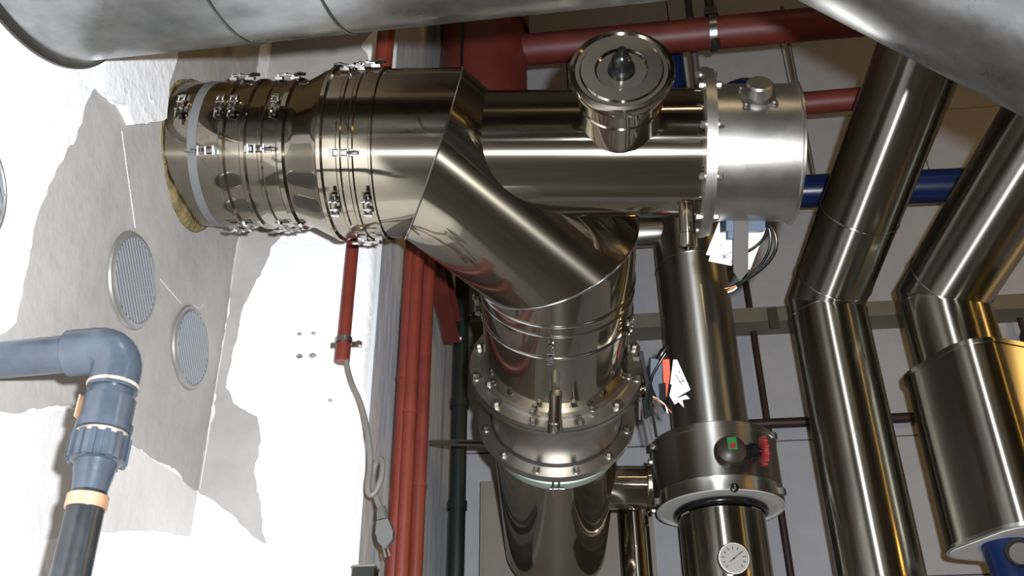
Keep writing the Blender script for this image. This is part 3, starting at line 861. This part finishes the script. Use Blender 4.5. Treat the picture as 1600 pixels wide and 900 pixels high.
part('sticker', MB().box(h + nd * .067 + V((0, 0, .012)), tg * .014, nd * .006, V((0, 0, .020))), 'green', vb)
part('sticker_dot', MB().cyl(h + nd * .072 + V((0, 0, .004)), h + nd * .076 + V((0, 0, .004)), .009, n=16), 'handwheel', vb)
part('valve_neck', MB().lathe(h + nd * .035, tg, [(.03, .022), (.055, .020), (.058, .026), (.080, .026), (.084, .012), (.105, .012)], 24), 'black', t)
hw = part('handwheel', MB().lathe(h + nd * .035, tg, [(.092, .012), (.092, .038), (.095, .042), (.107, .042), (.110, .038), (.110, 0)], 40), 'handwheel', t)
for k in range(12):
    aa = 2 * PI * k / 12
    rad = nd * math.cos(aa) + V((0, 0, 1)) * math.sin(aa)
    part('grip', MB().cyl(h + nd * .035 + tg * .094 + rad * .0415, h + nd * .035 + tg * .108 + rad * .0415, .005, n=8), 'handwheel', hw)
h2 = on_cyl(1147, 763, c1, rc); n2 = V((h2.x - c1.x, h2.y - c1.y, 0)).normalized()
part('plug', MB().lathe(h2, n2, [(0, .013), (.010, .013), (.012, .010), (.012, 0)], 20), 'black', t)
part('plug_slot', MB().box(h2 + n2 * .0125, n2 * .001, n2.cross(V((0, 0, 1))) * .002, V((0, 0, .008))), 'cord', t)
h3 = on_cyl(1145, 874, c1, rl); n3 = V((h3.x - c1.x, h3.y - c1.y, 0)).normalized()
n3 = (n3 + V((0, 0, -.15))).normalized()
gz = (V((0, 0, 1)) - n3 * n3.z).normalized(); gx = gz.cross(n3)
if gx.dot(cr) < 0: gx = -gx
g0 = h3 + n3 * .004
gg = part('dial_gauge', MB().lathe(g0, n3, [(-.02, .045), (.020, .047), (.024, .045), (.024, .0415), (.019, .041)], 48), 'bolt', t)
part('dial', MB().lathe(g0, n3, [(.019, .0415), (.019, 0)], 48), 'dial', gg)
tk = MB()
for k in range(11):
    aa = math.radians(225 - 27 * k)
    q = gx * math.cos(aa) + gz * math.sin(aa)
    tk.box(g0 + n3 * .0195 + q * .031, q * .0045, n3.cross(q) * .0012, n3 * .0005)
part('scale_marks', tk, 'ink', gg)
q = (gx * .8 + gz * .6).normalized()
part('needle', MB().box(g0 + n3 * .021 + q * .008, q * .024, n3.cross(q) * .0012, n3 * .0006).cyl(g0 + n3 * .019, g0 + n3 * .023, .003, n=10), 'ink', gg)

# pipe A
ax_, ay_, az_ = 1335, 690, 2.92
pb_ = pz_(ax_, ay_, az_, 1060); pe = pz_(ax_, ay_, az_, 470)
zel = zc(pe)
pt = C(1448, 60, zel - .52)
ra = 61.5 * az_ / F_PX
t = thing('clad_leaning_pipe', pb_, 'tall clad pipe bent right at an elbow, left of the golden boxed one', 'pipe')
dU = (pt - pe).normalized()
UP = V((0, 0, 1))
apart('lower_pipe', mitred(pb_, pe, UP, UP, UP + dU, ra, 72), 'clad', t, UP)
apart('elbow_piece', mitred(pe, pe + dU * .10, dU, UP + dU, dU, ra, 72), 'clad', t, dU)
apart('upper_pipe', mitred(pe + dU * .09, pt + dU * .3, dU, dU, dU, ra + .0015, 72), 'clad', t, dU)
part('elbow_seam', MB().torus(pe + dU * .09, dU, ra + .001, .003, 72, 6), 'clad', t)
part('elbow_seam', MB().torus(pe + V((0, 0, -.06)), (0, 0, 1), ra, .003, 72, 6), 'clad', t)
part('joint_ring', MB().torus(pe + dU * .34, dU, ra + .001, .003, 72, 6), 'clad', t)
# pipe B
bx, by, bz = 1489, 525, 2.95
pb2 = pz_(bx, by, bz, 640); pe2 = pz_(bx, by, bz, 462)
rb_ = 66 * bz / F_PX
pt2 = C(1680, 130, zc(pe2) - .48); dU2 = (pt2 - pe2).normalized()
t = thing('clad_leaning_pipe', pb2, 'clad pipe bent right at an elbow, rightmost, ending in the boxed housing', 'pipe')
apart('lower_pipe', mitred(pb2, pe2, UP, UP, UP + dU2, rb_, 72), 'clad', t, UP)
apart('elbow_piece', mitred(pe2, pe2 + dU2 * .08, dU2, UP + dU2, dU2, rb_, 72), 'clad', t, dU2)
apart('upper_pipe', mitred(pe2 + dU2 * .07, pt2 + dU2 * .3, dU2, dU2, dU2, rb_ + .0015, 72), 'clad', t, dU2)
part('elbow_seam', MB().torus(pe2 + dU2 * .07, dU2, rb_ + .001, .003, 72, 6), 'clad', t)
part('elbow_seam', MB().torus(pe2 + V((0, 0, -.03)), (0, 0, 1), rb_, .003, 72, 6), 'clad', t)
# boxed housing round pipe B: upright box with round corners, one corner to the front
hx, hy, hz = 1572, 700, 2.74
hc = C(hx, hy, hz)
ht = pz_(hx, hy, hz, 583).z; hb = pz_(hx, hy, hz, 850).z
ang = math.radians(25)
def rrect(sx, sy, r, n=8):
    out = []
    for qx, qy, st in ((1, 1, 0), (-1, 1, 90), (-1, -1, 180), (1, -1, 270)):
        for k in range(n + 1):
            a = math.radians(st + 90 * k / n)
            x, y = qx * (sx - r) + r * math.cos(a), qy * (sy - r) + r * math.sin(a)
            out.append((x * math.cos(ang) - y * math.sin(ang), x * math.sin(ang) + y * math.cos(ang)))
    return out
t = thing('insulated_housing', V((hc.x, hc.y, hb)), 'boxed metal housing with rounded corners around the rightmost clad pipe', 'housing')
def slab(z0, z1, sx, sy, r, off=(0, 0)):
    return MB().prism([V((hc.x + off[0] + x, hc.y + off[1] + y, z0)) for x, y in rrect(sx, sy, r)], (0, 0, z1 - z0))
part('shell', slab(hb, ht, .200, .170, .105), 'clad', t)
part('top_rim', slab(ht, ht + .014, .206, .176, .108), 'clad', t)
part('bottom_rim', slab(hb - .006, hb + .004, .203, .173, .106), 'clad_dull', t)
part('underside', slab(hb - .010, hb - .007, .19, .155, .075), 'insul', t)
# blue pipe under the housing
a, b = C(1552, 800, 2.62), C(1622, 980, 2.42)
t = thing('blue_outlet_pipe', b, 'blue pipe leaving the underside of the boxed housing, bottom right', 'pipe')
part('tube', MB().cyl(a, b, .062, n=36), 'blue', t)
dd = (b - a).normalized()
part('collar', MB().lathe(a, dd, [(.02, .062), (.02, .072), (.075, .072), (.08, .066), (.085, .062)], 36), 'black', t)
part('collar_edge', MB().torus(a + dd * .088, dd, .064, .004, 36, 8), 'slat', t)
single('flange_bolt', MB().lathe(C(1592, 862, 2.40), cam_vec(-.3, .1, -.9), [(0, .032), (.02, .032), (.026, .026), (.026, 0)], 24), 'darkmetal', 'round metal fitting beside the blue pipe at the right edge', 'fitting')

# ------------------------------------------------------------------ wall fixtures at the back
yb = YB - .012
a, b = on_y(735, 528, yb - .06), on_y(1700, 440, yb - .06)
zb = on_y(1208, 490, yb - .11).z
t = thing('wall_beam', V((XS + .5, yb, zb)), 'beige horizontal beam along the white block wall behind the pipes', 'beam')
part('rail', MB().box(((XS + XR) / 2, yb - .055, zb), ((XR - XS) / 2, 0, 0), (0, .055, 0), (0, 0, .030)), 'beam', t)
p = on_y(1208, 497, yb - .115)
part('clip', MB().box(p, (.018, 0, 0), (0, .008, 0), (0, 0, .040)), 'darkmetal', t)
p1, p2 = on_y(1150, 360, yb - .03), None
va, vb_ = vline(1205, 700, zc(on_y(1205, 700, yb - .025)), 300, 1100)
single('wall_rod', MB().cyl(va, vb_, .013, n=12), 'rod', 'thin dark maroon vertical rod on the white block wall', 'rod')
zr = on_y(1240, 660, yb - .04).z
single('wall_rod', MB().cyl((on_y(1165, 663, yb - .04).x, yb - .04, zr), (on_y(1450, 663, yb - .04).x, yb - .04, zr), .018, n=12), 'rod', 'dark maroon horizontal rod crossing behind the clad pipes', 'rod')
va, vb_ = vline(1597, 510, zc(on_y(1597, 510, yb - .03)), 480, 900)
single('wall_rod', MB().cyl(va, vb_, .010, n=12).lathe(va + V((0, 0, -.10)), (0, 0, -1), [(0, .01), (.02, .02), (.10, .02), (.11, .03), (.13, .03), (.14, .01)], 12), 'rod', 'short dark rod with knot at the right edge under the beam', 'rod')
# cabinet behind the lower flue
cz = 3.34
cA = C(751, 752, cz); cBt = C(1018, 742, cz)
xl, xr = cA.x, C(1020, 860, cz).x
cy = cA.y
t = thing('wall_cabinet', V(((xl + xr) / 2, cy + .03, cA.z - 1.6)), 'greige metal cabinet behind the lower flue', 'cabinet')
part('body', MB().box(((xl + xr) / 2, (cy + YB - .014) / 2, cA.z - .8), ((xr - xl) / 2, 0, 0), (0, (YB - .014 - cy) / 2, 0), (0, 0, .8)), 'cabinet', t)
part('door', MB().box(((xl + xr) / 2, cy - .008, cA.z - .8), ((xr - xl) / 2 - .012, 0, 0), (0, .008, 0), (0, 0, .788)), 'cabinet', t)
# polished down pipe right of the lower flue
a, b = vline(993, 850, 3.0, 770, 1100)
t = thing('polished_drain_pipe', b, 'narrow polished pipe going down right of the lower flue', 'pipe')
part('tube', MB().cyl(a, b, .047, n=40), 'polished', t)
part('collar', MB().lathe(a, b - a, [(0, .047), (0, .052), (.03, .052), (.03, .047)], 40), 'polished', t)

# ------------------------------------------------------------------ actuators with cables and paper tags
# under the drum
zA = 2.10
def tri(p, dx, dy, dz): return p + cr * dx + cu * dy + fwd * dz
c0 = C(1160, 352, zA)
t = thing('damper_actuator', c0, 'blue-grey terminal box with bracket and black cables under the matt drum', 'actuator')
part('box', MB().box(c0, cr * .042, cu * .014, fwd * .03), 'bluegrey', t)
s0, s1 = C(1159, 345, zA - .04), C(1156, 432, zA - .04)
sp_ = [C(1147, 345, zA - .035), C(1170, 345, zA - .035), C(1169, 424, zA - .035), C(1156, 440, zA - .035), C(1146, 424, zA - .035)]
part('bracket', MB().prism(sp_, fwd * .004), 'strip', t)
part('screw', MB().box(C(1141, 366, zA - .02), cr * .006, cu * .010, fwd * .006), 'bluegrey', t)
def cable(pxs, z, r, name, m, parent):
    return part(name, MB().tube(smooth([C(x, y, z + (dz if dz else 0)) for x, y, dz in pxs]), r, 10), m, parent)
cable([(1150, 345, .0), (1175, 354, -.02), (1200, 352, -.02), (1212, 368, -.02), (1211, 392, -.02), (1195, 415, -.02), (1170, 434, -.02), (1150, 447, -.02)], zA, .0042, 'cable', 'black', t)
cable([(1160, 345, .0), (1180, 350, -.0), (1198, 352, -.0), (1204, 370, -.0), (1200, 395, -.0), (1185, 418, -.0), (1166, 436, -.0)], zA, .0038, 'cable', 'black', t)
cable([(1202, 350, .0), (1195, 370, 0), (1182, 384, 0), (1168, 393, .0)], zA, .0035, 'cable', 'black', t)
cable([(1167, 437, -.02), (1155, 444, -.02), (1148, 452, -.02), (1137, 457, -.02)], zA, .0018, 'wire', 'wire_w', t)
cable([(1165, 436, -.02), (1150, 446, -.02), (1142, 449, -.02), (1132, 451, -.02)], zA, .0020, 'wire', 'wire_c', t)
cable([(1160, 440, -.02), (1148, 449, -.02), (1136, 454, -.02)], zA, .0018, 'wire', 'wire_c', t)
cable([(1158, 438, -.02), (1146, 445, -.02), (1133, 455, -.02)], zA, .0018, 'wire', 'black', t)
def tag_paper(pxs, z, label, marks, tilt=0.0, cat='paper tag'):
    p = [C(x, y, z + tilt * i) for i, (x, y) in enumerate(pxs)]
    nrm = (p[1] - p[0]).cross(p[2] - p[0]).normalized()
    if nrm.dot(CAM - p[0]) < 0: nrm = -nrm
    t = thing('paper_tag', p[0], label, cat)
    part('sheet', MB().prism(p, -nrm * .0012), 'paper', t)
    if marks:
        mb = MB()
        for (x1, y1), (x2, y2) in marks:
            k = lambda x, y: CAM + ray(x, y) * ((p[0] - CAM).dot(nrm) / ray(x, y).dot(nrm)) + nrm * .0006
            mb.tube([k(x1, y1), k(x2, y2)], .0008, 5)
        part('handwriting', mb, 'ink', t)
    return t
tag_paper([(1128, 345), (1200, 350), (1172, 421), (1107, 408)], zA + .05, 'white paper tag with ink marks behind the bracket under the drum',
          [((1127, 398), (1137, 404)), ((1137, 397), (1128, 404)), ((1131, 395), (1132, 407)), ((1137, 396), (1143, 394)), ((1140, 413), (1146, 405)), ((1142, 416), (1148, 411)), ((1125.5, 383), (1126.8, 384.4)), ((1125.5, 384.4), (1126.8, 383))])
tag_paper([(1124, 345), (1160, 345), (1150, 405), (1103, 398)], zA + .055, 'rear sheet of white paper peeping out behind the inked tag', None)
# at the upper flange
zF = 2.50
c0 = C(1000, 608, zF)
t = thing('flange_actuator', c0, 'black and blue-grey actuator with orange plate right of the upper flange', 'actuator')
part('shaft', MB().lathe(C(965, 609, zF), cr, [(0, .017), (.058, .017), (.058, .021), (.075, .021), (.08, .012), (.085, 0)], 28), 'polished', t)
part('mount_plate', MB().box(C(994, 585, zF + .03), cr * .026, cu * .046, fwd * .004), 'strip', t)
def quad(pxs, z, th, name, m):
    return part(name, MB().prism([C(x, y, z) for x, y in pxs], fwd * th), m, t)
quad([(999, 551), (1005, 549), (1016, 610), (1018, 650), (1007, 652), (1009, 600)], zF - .03, .02, 'bracket', 'black')
part('clip', MB().tube([C(1012, 640, zF - .03), C(1013, 610, zF - .035), C(1020, 585, zF - .04), C(1033, 563, zF - .04), C(1040, 552, zF - .04)], .004, 10).tube([C(1028, 562, zF - .02), C(1036, 550, zF - .02), C(1046, 539, zF - .02)], [.006, .010, .004], 10), 'black', t)
disc = [(1017, 560), (1034, 561), (1036, 624), (1027, 622), (1020, 606), (1016, 590)]
quad(disc, zF - .02, .03, 'housing', 'bluegrey')
quad([(1035, 562), (1046, 561), (1047, 585), (1044, 605), (1042, 620), (1039, 622), (1037, 600)], zF - .02, .03, 'orange_plate', 'orange')
quad([(1030, 600), (1040, 598), (1041, 624), (1031, 626)], zF - .035, .012, 'terminal', 'black')
quad([(998, 627), (1001, 627), (1001, 656), (998, 656)], zF - .01, .008, 'strip', 'strip')
quad([(1010, 652), (1014, 651), (1021, 687), (1018, 688)], zF - .02, .006, 'strip', 'strip')
quad([(1015, 630), (1019, 629), (1028, 683), (1024, 684)], zF - .02, .006, 'strip', 'black')
quad([(1004, 625), (1016, 620), (1018, 650), (1008, 655)], zF - .025, .02, 'strip', 'black')
for pts_, m_ in [([(1020, 620, 0), (1032, 626, 0), (1040, 634, 0), (1043, 645, 0)], 'wire_w'), ([(1021, 622, 0), (1034, 630, 0), (1042, 636, 0), (1049, 645, 0)], 'wire_c'), ([(1020, 624, 0), (1028, 634, 0), (1035, 648, 0)], 'strip'), ([(1019, 626, 0), (1026, 638, 0), (1030, 650, 0)], 'strip'), ([(1021, 621, 0), (1036, 628, 0), (1046, 640, 0)], 'black')]:
    cable(pts_, zF - .03, .0022, 'wire', m_, t)
tag_paper([(1052, 562), (1058, 562), (1079, 609), (1058, 621), (1056, 604), (1047, 600)], zF - .04, 'creased white paper tag hanging right of the orange plate',
          [((1055, 585), (1066, 602)), ((1064, 590), (1068, 596)), ((1060, 598), (1070, 594)), ((1062, 578), (1060, 584))])
tag_paper([(1050, 600), (1057, 606), (1058, 622), (1072, 617), (1078, 623), (1066, 625), (1069, 637), (1060, 628), (1054, 632), (1046, 618)], zF - .03, 'crumpled lower scrap of paper under the creased tag', None)
